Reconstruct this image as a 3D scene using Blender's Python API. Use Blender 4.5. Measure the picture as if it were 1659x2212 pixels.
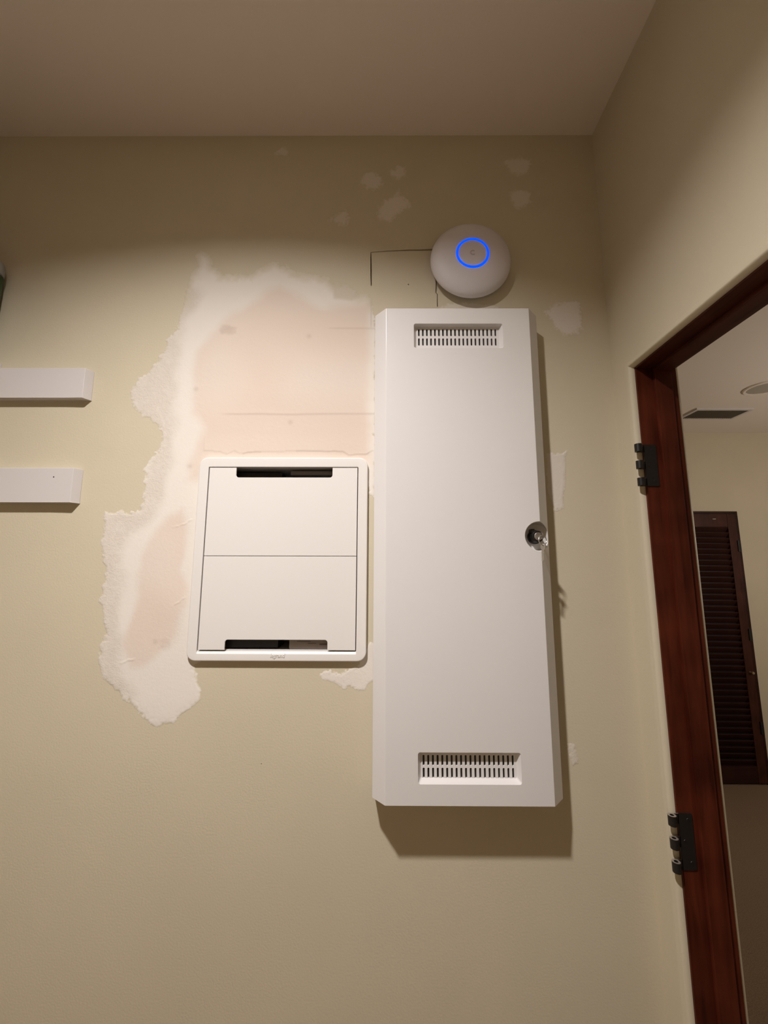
import bpy, bmesh, math, random
import numpy as np
from mathutils import Vector, Matrix
from mathutils.geometry import tessellate_polygon

S = bpy.context.scene
COL = S.collection
for o in list(bpy.data.objects):
    bpy.data.objects.remove(o)

# ------------------------------------------------------------ camera
cam = bpy.data.cameras.new('camera')
cam.sensor_fit = 'HORIZONTAL'
cam.sensor_width = 36.0
cam.lens = 36.0 * 856.5 / 1659.0
cam.clip_start = 0.01
co = bpy.data.objects.new('camera', cam)
COL.objects.link(co)
S.camera = co
_p, _y, _r = math.radians(8.166), math.radians(-0.277), math.radians(0.152)
_fw = Vector((math.sin(_y) * math.cos(_p), math.cos(_y) * math.cos(_p), math.sin(_p)))
_rt = Vector((math.cos(_y), -math.sin(_y), 0))
_up = _rt.cross(_fw)
_rt2 = math.cos(_r) * _rt + math.sin(_r) * _up
_up2 = -math.sin(_r) * _rt + math.cos(_r) * _up
m = Matrix.Identity(4)
for i in range(3):
    m[i][0], m[i][1], m[i][2] = _rt2[i], _up2[i], -_fw[i]
m[0][3], m[1][3], m[2][3] = 0.0, -0.905, 1.58
co.matrix_world = m

# ------------------------------------------------------------ world, exposure
W = bpy.data.worlds.new('world')
S.world = W
W.use_nodes = True
W.node_tree.nodes['Background'].inputs[0].default_value = (0.02, 0.018, 0.015, 1)
W.node_tree.nodes['Background'].inputs[1].default_value = 0.0
S.view_settings.view_transform = 'Standard'
S.view_settings.look = 'None'
S.view_settings.gamma = 1
S.view_settings.use_curve_mapping = False
S.view_settings.exposure = 0.0
LAMP_XY = (-0.35, -0.92)      # recessed downlight over the photographer
LAMP_POWER = 40.0
LAMP_TILT = 20.0            # bulb tipped towards the back wall, degrees
LAMP_DEPTH = 0.051           # how far the lens sits up inside the can
LAMP_COLOR = (1.0, 0.95, 0.93)
HALL_XY = (3.1, 0.5)
HALL_DROP = 0.95
HALL_EMIT = 52.0
HALL_COLOR = (1.0, 0.90, 0.80)

# ------------------------------------------------------------ dimensions (metres)
CEIL = 2.725
XR, XR2 = 0.547, 0.665        # closet wall with the doorway: room face, hall face
XL, YF = -1.55, -2.3          # left wall, wall behind the camera
HALL_Y, HALL_X = 2.33, 5.2
OPEN_Y, OPEN_Y2, OPEN_Z = -0.0614, -0.885, 2.032


# ------------------------------------------------------------ materials
def mat(name, color, rough=0.6, metal=0.0, spec=0.5, bump=None, vary=None, emit=None, estr=0.0, ior=1.45):
    M = bpy.data.materials.new(name)
    M.use_nodes = True
    nt = M.node_tree
    b = nt.nodes['Principled BSDF']
    b.inputs['Base Color'].default_value = (*color, 1)
    b.inputs['Roughness'].default_value = rough
    b.inputs['Metallic'].default_value = metal
    b.inputs['Specular IOR Level'].default_value = spec
    if emit:
        b.inputs['Emission Color'].default_value = (*emit, 1)
        b.inputs['Emission Strength'].default_value = estr
    tc = nt.nodes.new('ShaderNodeTexCoord')
    if vary:
        sc, amt = vary
        n = nt.nodes.new('ShaderNodeTexNoise')
        n.inputs['Scale'].default_value = sc
        n.inputs['Detail'].default_value = 4
        nt.links.new(tc.outputs['Object'], n.inputs['Vector'])
        mr = nt.nodes.new('ShaderNodeMapRange')
        mr.inputs[1].default_value, mr.inputs[2].default_value = 0.3, 0.7
        mr.inputs[3].default_value, mr.inputs[4].default_value = 1 - amt, 1 + amt
        nt.links.new(n.outputs['Fac'], mr.inputs[0])
        mx = nt.nodes.new('ShaderNodeMix')
        mx.data_type = 'RGBA'
        mx.blend_type = 'MULTIPLY'
        mx.inputs[0].default_value = 1
        mx.inputs[6].default_value = (*color, 1)
        nt.links.new(mr.outputs[0], mx.inputs[7])
        nt.links.new(mx.outputs[2], b.inputs['Base Color'])
    if bump:
        sc, st, dist = bump
        n = nt.nodes.new('ShaderNodeTexNoise')
        n.inputs['Scale'].default_value = sc
        n.inputs['Detail'].default_value = 3
        nt.links.new(tc.outputs['Object'], n.inputs['Vector'])
        bp = nt.nodes.new('ShaderNodeBump')
        bp.inputs['Strength'].default_value = st
        bp.inputs['Distance'].default_value = dist
        nt.links.new(n.outputs['Fac'], bp.inputs['Height'])
        nt.links.new(bp.outputs[0], b.inputs['Normal'])
    return M

PAINT = (0.62, 0.552, 0.412)
M_PAINT = mat('wall_paint', PAINT, 0.55, spec=0.35, bump=(260, 0.22, 0.0012), vary=(3.0, 0.03))
M_CEIL = mat('ceiling_paint', (0.84, 0.76, 0.68), 0.8, spec=0.2, bump=(180, 0.2, 0.001))
M_PLASTIC = mat('white_powder_coat', (0.74, 0.715, 0.70), 0.22, spec=0.45, bump=(900, 0.12, 0.0003))
M_FRAMEW = mat('white_moulded_plastic', (0.78, 0.745, 0.71), 0.45, spec=0.4, bump=(900, 0.08, 0.0003))
M_APW = mat('access_point_plastic', (0.72, 0.68, 0.71), 0.5, spec=0.4)
M_LOGO = mat('grey_print', (0.50, 0.46, 0.48), 0.5)
M_LED = mat('blue_light_ring', (0.0, 0.03, 0.3), 0.4, spec=0.1, emit=(0.0, 0.05, 1.0), estr=2.0)
M_CLEAT = mat('white_trim_paint', (0.63, 0.59, 0.575), 0.45, spec=0.4, bump=(60, 0.1, 0.0006))
M_BLACK = mat('black_metal', (0.016, 0.013, 0.012), 0.42, metal=0.2, spec=0.5)
M_BLACKP = mat('black_plastic', (0.010, 0.008, 0.008), 0.4)
M_STEEL = mat('nickel', (0.66, 0.64, 0.62), 0.30, metal=1.0)
M_WORN = mat('worn_metal_edge', (0.42, 0.37, 0.33), 0.35, metal=0.6)
M_BACKBOARD = mat('raw_board', (0.10, 0.07, 0.05), 0.9)
M_CARPET = mat('brown_carpet', (0.26, 0.185, 0.125), 0.95, spec=0.1, bump=(700, 0.8, 0.004), vary=(260, 0.25))
M_OAK = mat('oak_floor', (0.25, 0.15, 0.085), 0.5, vary=(6, 0.15))
M_CAN = mat('can_enamel', (0.62, 0.60, 0.58), 0.5)
M_GREY = mat('grey_device', (0.20, 0.175, 0.155), 0.5)
M_PALE = mat('pale_device', (0.30, 0.245, 0.215), 0.5)
M_INK = mat('faded_ink', (0.13, 0.09, 0.08), 0.6)
M_GREEN = mat('green_plastic', (0.035, 0.075, 0.02), 0.4)
M_LID = mat('grey_lid', (0.33, 0.33, 0.32), 0.5)
M_DARKGRILLE = mat('dark_duct', (0.10, 0.083, 0.066), 0.8)
M_LOUV = mat('register_blade', (0.34, 0.30, 0.25), 0.6)
M_BRASS = mat('brass_knob', (0.7, 0.55, 0.35), 0.3, metal=0.9)

def wood(name, dark, light, axis):
    M = bpy.data.materials.new(name)
    M.use_nodes = True
    nt = M.node_tree
    b = nt.nodes['Principled BSDF']
    b.inputs['Roughness'].default_value = 0.42
    b.inputs['Specular IOR Level'].default_value = 0.22
    tc = nt.nodes.new('ShaderNodeTexCoord')
    mp = nt.nodes.new('ShaderNodeMapping')
    sc = [38, 38, 38]
    sc[axis] = 3.0
    mp.inputs['Scale'].default_value = sc
    nt.links.new(tc.outputs['Object'], mp.inputs['Vector'])
    n = nt.nodes.new('ShaderNodeTexNoise')
    n.inputs['Scale'].default_value = 1.6
    n.inputs['Detail'].default_value = 6
    n.inputs['Distortion'].default_value = 0.8
    nt.links.new(mp.outputs[0], n.inputs['Vector'])
    n2 = nt.nodes.new('ShaderNodeTexNoise')
    n2.inputs['Scale'].default_value = 9
    n2.inputs['Detail'].default_value = 2
    nt.links.new(tc.outputs['Object'], n2.inputs['Vector'])
    mm = nt.nodes.new('ShaderNodeMath')
    mm.operation = 'ADD'
    nt.links.new(n.outputs['Fac'], mm.inputs[0])
    nt.links.new(n2.outputs['Fac'], mm.inputs[1])
    rp = nt.nodes.new('ShaderNodeValToRGB')
    rp.color_ramp.elements[0].position = 0.36
    rp.color_ramp.elements[0].color = (*dark, 1)
    rp.color_ramp.elements[1].position = 0.66
    rp.color_ramp.elements[1].color = (*light, 1)
    hf = nt.nodes.new('ShaderNodeMath')
    hf.operation = 'MULTIPLY'
    hf.inputs[1].default_value = 0.5
    nt.links.new(mm.outputs[0], hf.inputs[0])
    nt.links.new(hf.outputs[0], rp.inputs[0])
    nt.links.new(rp.outputs[0], b.inputs['Base Color'])
    bp = nt.nodes.new('ShaderNodeBump')
    bp.inputs['Strength'].default_value = 0.15
    bp.inputs['Distance'].default_value = 0.0006
    nt.links.new(n.outputs['Fac'], bp.inputs['Height'])
    nt.links.new(bp.outputs[0], b.inputs['Normal'])
    return M

M_JAMB = wood('mahogany_upright', (0.036, 0.0060, 0.0026), (0.112, 0.021, 0.0085), 2)
M_HEAD = wood('mahogany_head', (0.045, 0.010, 0.005), (0.105, 0.026, 0.012), 1)
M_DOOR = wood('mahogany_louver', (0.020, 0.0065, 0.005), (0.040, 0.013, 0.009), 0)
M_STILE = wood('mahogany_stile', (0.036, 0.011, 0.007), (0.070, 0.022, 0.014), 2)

def plaster_material():
    M = bpy.data.materials.new('joint_compound')
    M.use_nodes = True
    nt = M.node_tree
    b = nt.nodes['Principled BSDF']
    b.inputs['Roughness'].default_value = 0.85
    b.inputs['Specular IOR Level'].default_value = 0.15
    tc = nt.nodes.new('ShaderNodeTexCoord')
    at = nt.nodes.new('ShaderNodeAttribute')
    at.attribute_name = 'zone'
    sp = nt.nodes.new('ShaderNodeSeparateColor')
    nt.links.new(at.outputs['Color'], sp.inputs[0])
    st = nt.nodes.new('ShaderNodeAttribute')
    st.attribute_name = 'stain'

    def mix(fac, a, c):
        x = nt.nodes.new('ShaderNodeMix')
        x.data_type = 'RGBA'
        nt.links.new(fac, x.inputs[0])
        for k, v in ((6, a), (7, c)):
            if isinstance(v, tuple):
                x.inputs[k].default_value = (*v, 1)
            else:
                nt.links.new(v, x.inputs[k])
        return x.outputs[2]
    c = mix(sp.outputs[1], (0.79, 0.735, 0.665), (0.685, 0.62, 0.545))      # smooth skim / thin scraped skim
    c = mix(sp.outputs[0], c, (0.73, 0.615, 0.525))                       # bare drywall paper
    c = mix(st.outputs['Fac'], c, (0.45, 0.34, 0.28))
    c = mix(sp.outputs[2], c, PAINT)                                      # paint still showing through
    nt.links.new(c, b.inputs['Base Color'])
    n = nt.nodes.new('ShaderNodeTexNoise')
    n.inputs['Scale'].default_value = 330
    n.inputs['Detail'].default_value = 4
    nt.links.new(tc.outputs['Object'], n.inputs['Vector'])
    ms = nt.nodes.new('ShaderNodeMath')
    ms.operation = 'MULTIPLY_ADD'
    ms.inputs[1].default_value = 0.42
    ms.inputs[2].default_value = 0.10
    nt.links.new(sp.outputs[1], ms.inputs[0])
    bp = nt.nodes.new('ShaderNodeBump')
    bp.inputs['Distance'].default_value = 0.0014
    nt.links.new(ms.outputs[0], bp.inputs['Strength'])
    nt.links.new(n.outputs['Fac'], bp.inputs['Height'])
    nt.links.new(bp.outputs[0], b.inputs['Normal'])
    return M

M_PLASTER = plaster_material()

# ------------------------------------------------------------ helpers
def link(o, parent=None):
    COL.objects.link(o)
    if parent is not None:
        o.parent = parent
    return o

def mesh_obj(name, me, material, parent=None, smooth=None):
    o = bpy.data.objects.new(name, me)
    if material is not None and not me.materials:
        me.materials.append(material)
    if smooth is not None:
        for p in me.polygons:
            p.use_smooth = True
        me.set_sharp_from_angle(angle=math.radians(smooth))
        wn = o.modifiers.new('normals', 'WEIGHTED_NORMAL')
        wn.keep_sharp = True
        wn.weight = 100
    return link(o, parent)

def bm_obj(name, bm, material, parent=None, smooth=None):
    bmesh.ops.recalc_face_normals(bm, faces=bm.faces)
    me = bpy.data.meshes.new(name)
    bm.to_mesh(me)
    bm.free()
    return mesh_obj(name, me, material, parent, smooth)

def empty(name, loc=(0, 0, 0)):
    o = bpy.data.objects.new(name, None)
    o.empty_display_size = 0.05
    o.location = loc
    return link(o)

def tag(o, label, cat, group=None):
    o['label'] = label
    o['category'] = cat
    if group:
        o['group'] = group
    return o

def structure(o, label=None):
    o['kind'] = 'structure'
    if label:
        o['label'] = label
    return o

def box(bm, x0, x1, y0, y1, z0, z1, bevel=0.0, seg=2):
    vs = [bm.verts.new((x, y, z)) for x in (x0, x1) for y in (y0, y1) for z in (z0, z1)]
    fs = [bm.faces.new([vs[i] for i in f]) for f in
          ((0, 1, 3, 2), (4, 6, 7, 5), (0, 4, 5, 1), (2, 3, 7, 6), (0, 2, 6, 4), (1, 5, 7, 3))]
    if bevel:
        es = list({e for f in fs for e in f.edges})
        bmesh.ops.bevel(bm, geom=es, offset=bevel, segments=seg, affect='EDGES', profile=0.6)

def box_obj(name, dims, material, parent=None, bevel=0.0, seg=2):
    bm = bmesh.new()
    box(bm, *dims, bevel=bevel, seg=seg)
    return bm_obj(name, bm, material, parent, smooth=40 if bevel else None)

def rrect(x0, x1, z0, z1, r, n=6):
    pts = []
    for cx, cz, a in ((x1 - r, z1 - r, 0), (x0 + r, z1 - r, 90), (x0 + r, z0 + r, 180), (x1 - r, z0 + r, 270)):
        for i in range(n + 1):
            t = math.radians(a + 90 * i / n)
            pts.append((cx + r * math.cos(t), cz + r * math.sin(t)))
    return pts

def circle(cx, cz, r, n=48):
    return [(cx + r * math.cos(2 * math.pi * i / n), cz + r * math.sin(2 * math.pi * i / n)) for i in range(n)]

def plate(bm, outer, holes, w0, w1, put=lambda u, v, w: (u, w, v)):
    """polygon with holes, extruded from w0 (front) to w1 (back)"""
    loops = [outer] + list(holes)
    flat = [p for l in loops for p in l]
    tris = tessellate_polygon([[Vector((p[0], p[1], 0)) for p in l] for l in loops])
    A = [bm.verts.new(put(p[0], p[1], w0)) for p in flat]
    B = [bm.verts.new(put(p[0], p[1], w1)) for p in flat]
    for t in tris:
        a, b_, c = (flat[i] for i in t)
        if abs((b_[0] - a[0]) * (c[1] - a[1]) - (c[0] - a[0]) * (b_[1] - a[1])) < 1e-12:
            continue
        for VV in (A, B):
            try:
                bm.faces.new([VV[i] for i in t])
            except ValueError:
                pass
    k = 0
    for l in loops:
        n = len(l)
        for i in range(n):
            j = (i + 1) % n
            bm.faces.new((A[k + i], A[k + j], B[k + j], B[k + i]))
        k += n

def plate_obj(name, outer, holes, w0, w1, material, parent=None, bevel=0.0, seg=2, put=lambda u, v, w: (u, w, v), smooth=40):
    bm = bmesh.new()
    plate(bm, outer, holes, w0, w1, put)
    bmesh.ops.recalc_face_normals(bm, faces=bm.faces)
    if bevel:
        es = [e for e in bm.edges if len(e.link_faces) == 2 and e.calc_face_angle(0) > math.radians(50)
              and abs(put(0, 0, w0)[1] - e.verts[0].co.y) < 1e-6 and abs(put(0, 0, w0)[1] - e.verts[1].co.y) < 1e-6]
        bmesh.ops.bevel(bm, geom=es, offset=bevel, segments=seg, affect='EDGES', profile=0.5)
    return bm_obj(name, bm, material, parent, smooth)

def lathe(bm, profile, put, n=64):
    """profile: list of (radius, axial); put(a, b, axial) -> xyz"""
    rings = []
    for r, h in profile:
        if r < 1e-6:
            rings.append([bm.verts.new(put(0, 0, h))])
        else:
            rings.append([bm.verts.new(put(r * math.cos(2 * math.pi * i / n), r * math.sin(2 * math.pi * i / n), h)) for i in range(n)])
    for a, b in zip(rings, rings[1:]):
        for i in range(n):
            j = (i + 1) % n
            if len(a) == 1 and len(b) == 1:
                continue
            if len(a) == 1:
                bm.faces.new((a[0], b[i], b[j]))
            elif len(b) == 1:
                bm.faces.new((a[i], b[0], a[j]))
            else:
                bm.faces.new((a[i], a[j], b[j], b[i]))

def lathe_obj(name, profile, put, material, parent=None, n=64, smooth=35):
    bm = bmesh.new()
    lathe(bm, profile, put, n)
    return bm_obj(name, bm, material, parent, smooth)

def tube_ring(bm, center, R, r, u, v, n=28, k=8):
    c, u, v = Vector(center), Vector(u).normalized(), Vector(v).normalized()
    w = u.cross(v)
    rings = []
    for i in range(n):
        t = 2 * math.pi * i / n
        d = u * math.cos(t) + v * math.sin(t)
        rings.append([bm.verts.new(c + d * R + (d * math.cos(2 * math.pi * j / k) + w * math.sin(2 * math.pi * j / k)) * r) for j in range(k)])
    for i in range(n):
        a, b = rings[i], rings[(i + 1) % n]
        for j in range(k):
            bm.faces.new((a[j], a[(j + 1) % k], b[(j + 1) % k], b[j]))

def boolean_cut(solid, cutters):
    for c in cutters:
        md = solid.modifiers.new('cut', 'BOOLEAN')
        md.operation = 'DIFFERENCE'
        md.solver = 'EXACT'
        md.object = c
    bpy.context.view_layer.update()
    dg = bpy.context.evaluated_depsgraph_get()
    me = bpy.data.meshes.new_from_object(solid.evaluated_get(dg))
    solid.modifiers.clear()
    solid.data = me
    for c in cutters:
        bpy.data.objects.remove(c)

# value noise on a plane
_rng = np.random.RandomState(7)
_LAT = _rng.rand(256, 256)
def vnoise(x, z, scale, ox=0.0):
    X, Z = x * scale + 31.7 + ox, z * scale + 17.3 + ox * 1.7
    i, j = np.floor(X).astype(int), np.floor(Z).astype(int)
    fx, fz = X - i, Z - j
    fx, fz = fx * fx * (3 - 2 * fx), fz * fz * (3 - 2 * fz)
    g = lambda a, b: _LAT[a % 256, b % 256]
    return (g(i, j) * (1 - fx) + g(i + 1, j) * fx) * (1 - fz) + (g(i, j + 1) * (1 - fx) + g(i + 1, j + 1) * fx) * fz

def sdist(px, pz, poly):
    """signed distance, positive inside"""
    d = np.full(px.shape, 1e9)
    inside = np.zeros(px.shape, bool)
    n = len(poly)
    for i in range(n):
        ax, az = poly[i]
        bx, bz = poly[(i + 1) % n]
        ex, ez = bx - ax, bz - az
        L = ex * ex + ez * ez + 1e-12
        t = np.clip(((px - ax) * ex + (pz - az) * ez) / L, 0, 1)
        d = np.minimum(d, (px - ax - t * ex) ** 2 + (pz - az - t * ez) ** 2)
        c = (az > pz) != (bz > pz)
        xi = ax + (pz - az) / (ez if abs(ez) > 1e-9 else 1e-9) * ex
        inside ^= c & (px < xi)
    d = np.sqrt(d)
    return np.where(inside, d, -d)

def sstep(a, b, x):
    t = np.clip((x - a) / (b - a), 0, 1)
    return t * t * (3 - 2 * t)

# outlines on the wall plane (x, z)
PATCH_BIG=[(-0.4811,2.3389),(-0.4867,2.3690),(-0.4711,2.3822),(-0.4469,2.3742),(-0.4363,2.3376),(-0.4127,2.3168),(-0.3739,2.3142),(-0.3390,2.3193),(-0.3221,2.3349),(-0.2875,2.3492),(-0.2520,2.3439),(-0.2277,2.3218),(-0.1807,2.3140),(-0.1431,2.3062),(-0.1311,2.2908),(-0.1044,2.2946),(-0.0772,2.2703),(-0.0678,2.2550),(-0.0516,2.2601),(-0.0364,2.2448),(-0.0328,2.2196),(-0.0257,2.1797),(-0.0212,1.7598),(-0.0297,1.7434),(-0.0416,1.7598),(-0.0799,1.8038),(-0.3571,1.7157),(-0.4073,1.5060),(-0.3942,1.3868),(-0.4145,1.3711),(-0.4178,1.3605),(-0.4104,1.3422),(-0.4018,1.3192),(-0.3972,1.2965),(-0.4221,1.2803),(-0.4452,1.2670),(-0.4580,1.2520),(-0.4841,1.2426),(-0.5074,1.2472),(-0.5260,1.2658),(-0.5477,1.2845),(-0.5731,1.3081),(-0.5972,1.3271),(-0.6229,1.3510),(-0.6321,1.3801),(-0.6307,1.4055),(-0.6214,1.4352),(-0.6276,1.4751),(-0.6430,1.5033),(-0.6360,1.5359),(-0.6350,1.5772),(-0.6456,1.6085),(-0.6536,1.6443),(-0.6495,1.6667),(-0.6499,1.6913),(-0.6485,1.7086),(-0.6090,1.7108),(-0.5739,1.7152),(-0.5689,1.7315),(-0.5638,1.7589),(-0.5657,1.7920),(-0.5670,1.8187),(-0.5598,1.8367),(-0.5448,1.8536),(-0.5324,1.8763),(-0.5321,1.8992),(-0.5451,1.9221),(-0.5695,1.9348),(-0.5882,1.9453),(-0.6026,1.9569),(-0.6125,1.9791),(-0.6210,1.9980),(-0.6086,2.0217),(-0.6001,2.0395),(-0.5894,2.0467),(-0.5739,2.0635),(-0.5590,2.0877),(-0.5427,2.1120),(-0.5424,2.1365),(-0.5244,2.1550),(-0.5158,2.1923),(-0.5057,2.2426),(-0.5051,2.2808),(-0.4964,2.3065)]
PATCH_PINK_TOP=[(-0.2672,2.2832),(-0.3183,2.2552),(-0.3794,2.2047),(-0.4258,2.1550),(-0.4569,2.1059),(-0.4660,2.0576),(-0.4643,1.9863),(-0.4596,1.9512),(-0.4324,1.9107),(-0.4403,1.8651),(-0.4562,1.8256),(-0.4692,1.7811),(-0.3380,1.7593),(-0.0367,1.8262),(-0.0387,2.2360),(-0.1550,2.2197),(-0.2255,2.2551)]
PATCH_PINK_LOW=[(-0.4699,1.7176),(-0.5006,1.6981),(-0.5340,1.6510),(-0.5547,1.6087),(-0.5547,1.5158),(-0.5740,1.4552),(-0.5734,1.4057),(-0.5574,1.3667),(-0.5109,1.3815),(-0.4705,1.4110),(-0.4521,1.4656),(-0.4494,1.5416),(-0.4708,1.5756),(-0.4544,1.6090),(-0.4577,1.6831)]
PATCH_ROUGH=[(-0.5105,2.3066),(-0.4578,2.2553),(-0.4964,2.1798),(-0.5069,2.1059),(-0.5032,1.9980),(-0.5067,1.8707),(-0.5057,1.8032),(-0.5177,1.7371),(-0.5496,1.6829),(-0.5872,1.6508),(-0.5959,1.6086),(-0.5923,1.5055),(-0.5887,1.4057),(-0.5769,1.3473),(-0.5450,1.3092),(-0.6457,1.3088),(-0.6924,1.7368),(-0.5747,1.7479),(-0.5528,1.8706),(-0.6423,1.9979),(-0.5751,2.1304)]
PATCH_GREY=[(-0.1382,2.2985),(-0.1044,2.2997),(-0.0773,2.2728),(-0.0655,2.2550),(-0.0861,2.2423),(-0.1302,2.2487)]
PATCH_SMALL=[
[(-0.3033,2.6640),(-0.2921,2.6897),(-0.2751,2.6983),(-0.2572,2.6796),(-0.2600,2.6568),(-0.2822,2.6597)],
[(-0.0751,2.5791),(-0.0609,2.6125),(-0.0330,2.6209),(-0.0085,2.5956),(-0.0048,2.5706),(-0.0241,2.5554),(-0.0543,2.5582)],
[(0.0012,2.6096),(0.0280,2.6362),(0.0536,2.6333),(0.0534,2.5983),(0.0303,2.5886),(0.0121,2.5928)],
[(-0.0285,2.4762),(-0.0251,2.5115),(-0.0059,2.5320),(0.0182,2.5457),(0.0339,2.5677),(0.0399,2.5456),(0.0626,2.5264),(0.0649,2.5045),(0.0372,2.4883),(0.0133,2.4600),(-0.0117,2.4627)],
[(-0.1587,2.4724),(-0.1256,2.4926),(-0.1043,2.5062),(-0.0907,2.4777),(-0.0938,2.4494),(-0.1248,2.4508)],
[(0.3062,2.6426),(0.3178,2.6581),(0.3485,2.6623),(0.3870,2.6508),(0.3822,2.6283),(0.3712,2.6003),(0.3394,2.5934),(0.3160,2.6144)],
[(0.3160,2.5560),(0.3501,2.5642),(0.3809,2.5531),(0.3770,2.5243),(0.3605,2.5039),(0.3386,2.4958),(0.3182,2.5231)],
[(0.3867,2.2144),(0.4093,2.2294),(0.4471,2.2458),(0.4858,2.2395),(0.4903,2.2043),(0.4841,2.1647),(0.4685,2.1524),(0.4385,2.1438),(0.4170,2.1647),(0.4015,2.1919)],
[(0.3768,1.8492),(0.4249,1.8549),(0.4182,1.7825),(0.4099,1.7172),(0.3970,1.7150),(0.3861,1.7106),(0.3725,1.7715)],
[(-0.1482,1.3528),(-0.1292,1.3596),(-0.0988,1.3539),(-0.0817,1.3617),(-0.0617,1.3724),(-0.0497,1.3929),(-0.0337,1.4223),(-0.0214,1.4125),(-0.0210,1.3417),(-0.0380,1.3302),(-0.0470,1.3197),(-0.0731,1.3224),(-0.0983,1.3271),(-0.1116,1.3376),(-0.1338,1.3423)],
[(0.3866,1.2122),(0.4045,1.2160),(0.4086,1.1741),(0.3955,1.1687),(0.3883,1.1922)],
[(0.1249,2.2145),(0.1413,2.2346),(0.1910,2.2396),(0.2828,2.2295),(0.2821,2.2094)]]
CRACK_LEFT=[(-0.0404,2.3763),(-0.0407,2.3554),(-0.0406,2.3255),(-0.0401,2.3061),(-0.0390,2.2843),(-0.0367,2.2843),(-0.0369,2.3061),(-0.0369,2.3255),(-0.0377,2.3554),(-0.0390,2.3764)]
CRACK_TOP=[(-0.0396,2.3765),(-0.0196,2.3780),(0.0004,2.3796),(0.0299,2.3810),(0.0593,2.3817),(0.0829,2.3817),(0.1147,2.3826),(0.1300,2.3833),(0.1300,2.3873),(0.1146,2.3871),(0.0828,2.3859),(0.0593,2.3859),(0.0298,2.3839),(0.0003,2.3822),(-0.0198,2.3804),(-0.0398,2.3783)]
CRACK_RIGHT=[(0.1243,2.3060),(0.1237,2.2778),(0.1229,2.2648),(0.1268,2.2604),(0.1262,2.2422),(0.1262,2.2195),(0.1290,2.2196),(0.1281,2.2422),(0.1286,2.2607),(0.1250,2.2652),(0.1262,2.2777),(0.1273,2.3059)]
NAIL_HOLES=[[(0.0573,2.2874),(0.0564,2.2857),(0.0546,2.2857),(0.0538,2.2874),(0.0546,2.2891),(0.0564,2.2891)],[(-0.2613,1.1710),(-0.2619,1.1700),(-0.2631,1.1700),(-0.2638,1.1710),(-0.2632,1.1720),(-0.2620,1.1720)]]

# ------------------------------------------------------------ setting
ENC = (-0.4332, -0.0420, 1.381, 1.836)          # cover outline of the recessed enclosure
ENC_HOLE = (-0.412, -0.062, 1.401, 1.8155)
def rect(x0, x1, z0, z1):
    return [(x0, z0), (x1, z0), (x1, z1), (x0, z1)]

bm = bmesh.new()
plate(bm, rect(XL - 0.1, XR + 0.05, -0.1, CEIL + 0.05), [rect(*ENC_HOLE), CRACK_LEFT, CRACK_TOP, CRACK_RIGHT] + NAIL_HOLES, 0.0, 0.0125)
plate(bm, rect(XL - 0.1, XR + 0.05, -0.1, CEIL + 0.05), [rect(*ENC_HOLE)], 0.0126, 0.112)
wall_back = structure(bm_obj('wall_back', bm, M_PAINT), 'pale yellow green painted wall with patched plaster')

bm = bmesh.new()
plate(bm, [(0.0, -0.1), (YF - 0.1, -0.1), (YF - 0.1, CEIL + 0.05), (0.0, CEIL + 0.05)][::-1], [], XR, XR2, put=lambda u, v, w: (w, u, v))
bm.free()
bm = bmesh.new()
outl = [(0.115, -0.1), (OPEN_Y, -0.1), (OPEN_Y, OPEN_Z), (OPEN_Y2, OPEN_Z), (OPEN_Y2, -0.1), (YF - 0.1, -0.1), (YF - 0.1, CEIL + 0.05), (0.115, CEIL + 0.05)]
plate(bm, outl, [], XR, XR2, put=lambda u, v, w: (w, u, v))
bmesh.ops.recalc_face_normals(bm, faces=bm.faces)
def on_open(v):
    y, z = v.co.y, v.co.z
    return z < OPEN_Z + 1e-5 and z > -0.2 and (abs(y - OPEN_Y) < 1e-5 or abs(y - OPEN_Y2) < 1e-5)
es = [e for e in bm.edges if on_open(e.verts[0]) and on_open(e.verts[1])
      and abs(e.verts[0].co.x - e.verts[1].co.x) < 1e-6 and e.calc_face_angle(0) > 1.0
      and not (e.verts[0].co.z < 0 and e.verts[1].co.z < 0)]
bmesh.ops.bevel(bm, geom=es, offset=0.0135, segments=6, affect='EDGES', profile=0.5)
wall_right = structure(bm_obj('wall_right', bm, M_PAINT, smooth=35), 'yellow green side wall with rounded doorway corners')

structure(box_obj('wall_left', (XL - 0.1, XL, YF - 0.1, 0.05, -0.1, CEIL + 0.05), M_PAINT))
structure(box_obj('wall_front', (XL - 0.1, HALL_X + 0.1, YF - 0.1, YF, -0.1, CEIL + 0.05), M_PAINT))
wall_far = structure(box_obj('wall_far', (0.4, HALL_X + 0.1, HALL_Y, HALL_Y + 0.1, -0.1, CEIL + 0.05), M_PAINT), 'far wall of the next room beyond the doorway')
structure(box_obj('wall_hall', (HALL_X, HALL_X + 0.1, YF, HALL_Y, -0.1, CEIL + 0.05), M_PAINT))
structure(box_obj('wall_passage', (XR2 - 0.1, XR2, 0.113, HALL_Y, -0.1, CEIL + 0.05), M_PAINT))
structure(box_obj('floor', (XL - 0.1, XR + 0.06, YF - 0.1, 0.06, -0.1, 0.0), M_OAK))
structure(box_obj('floor_hall', (XR + 0.06, HALL_X + 0.1, YF - 0.1, HALL_Y + 0.1, -0.1, 0.0), M_CARPET), 'brown carpet floor beyond the doorway')
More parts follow.
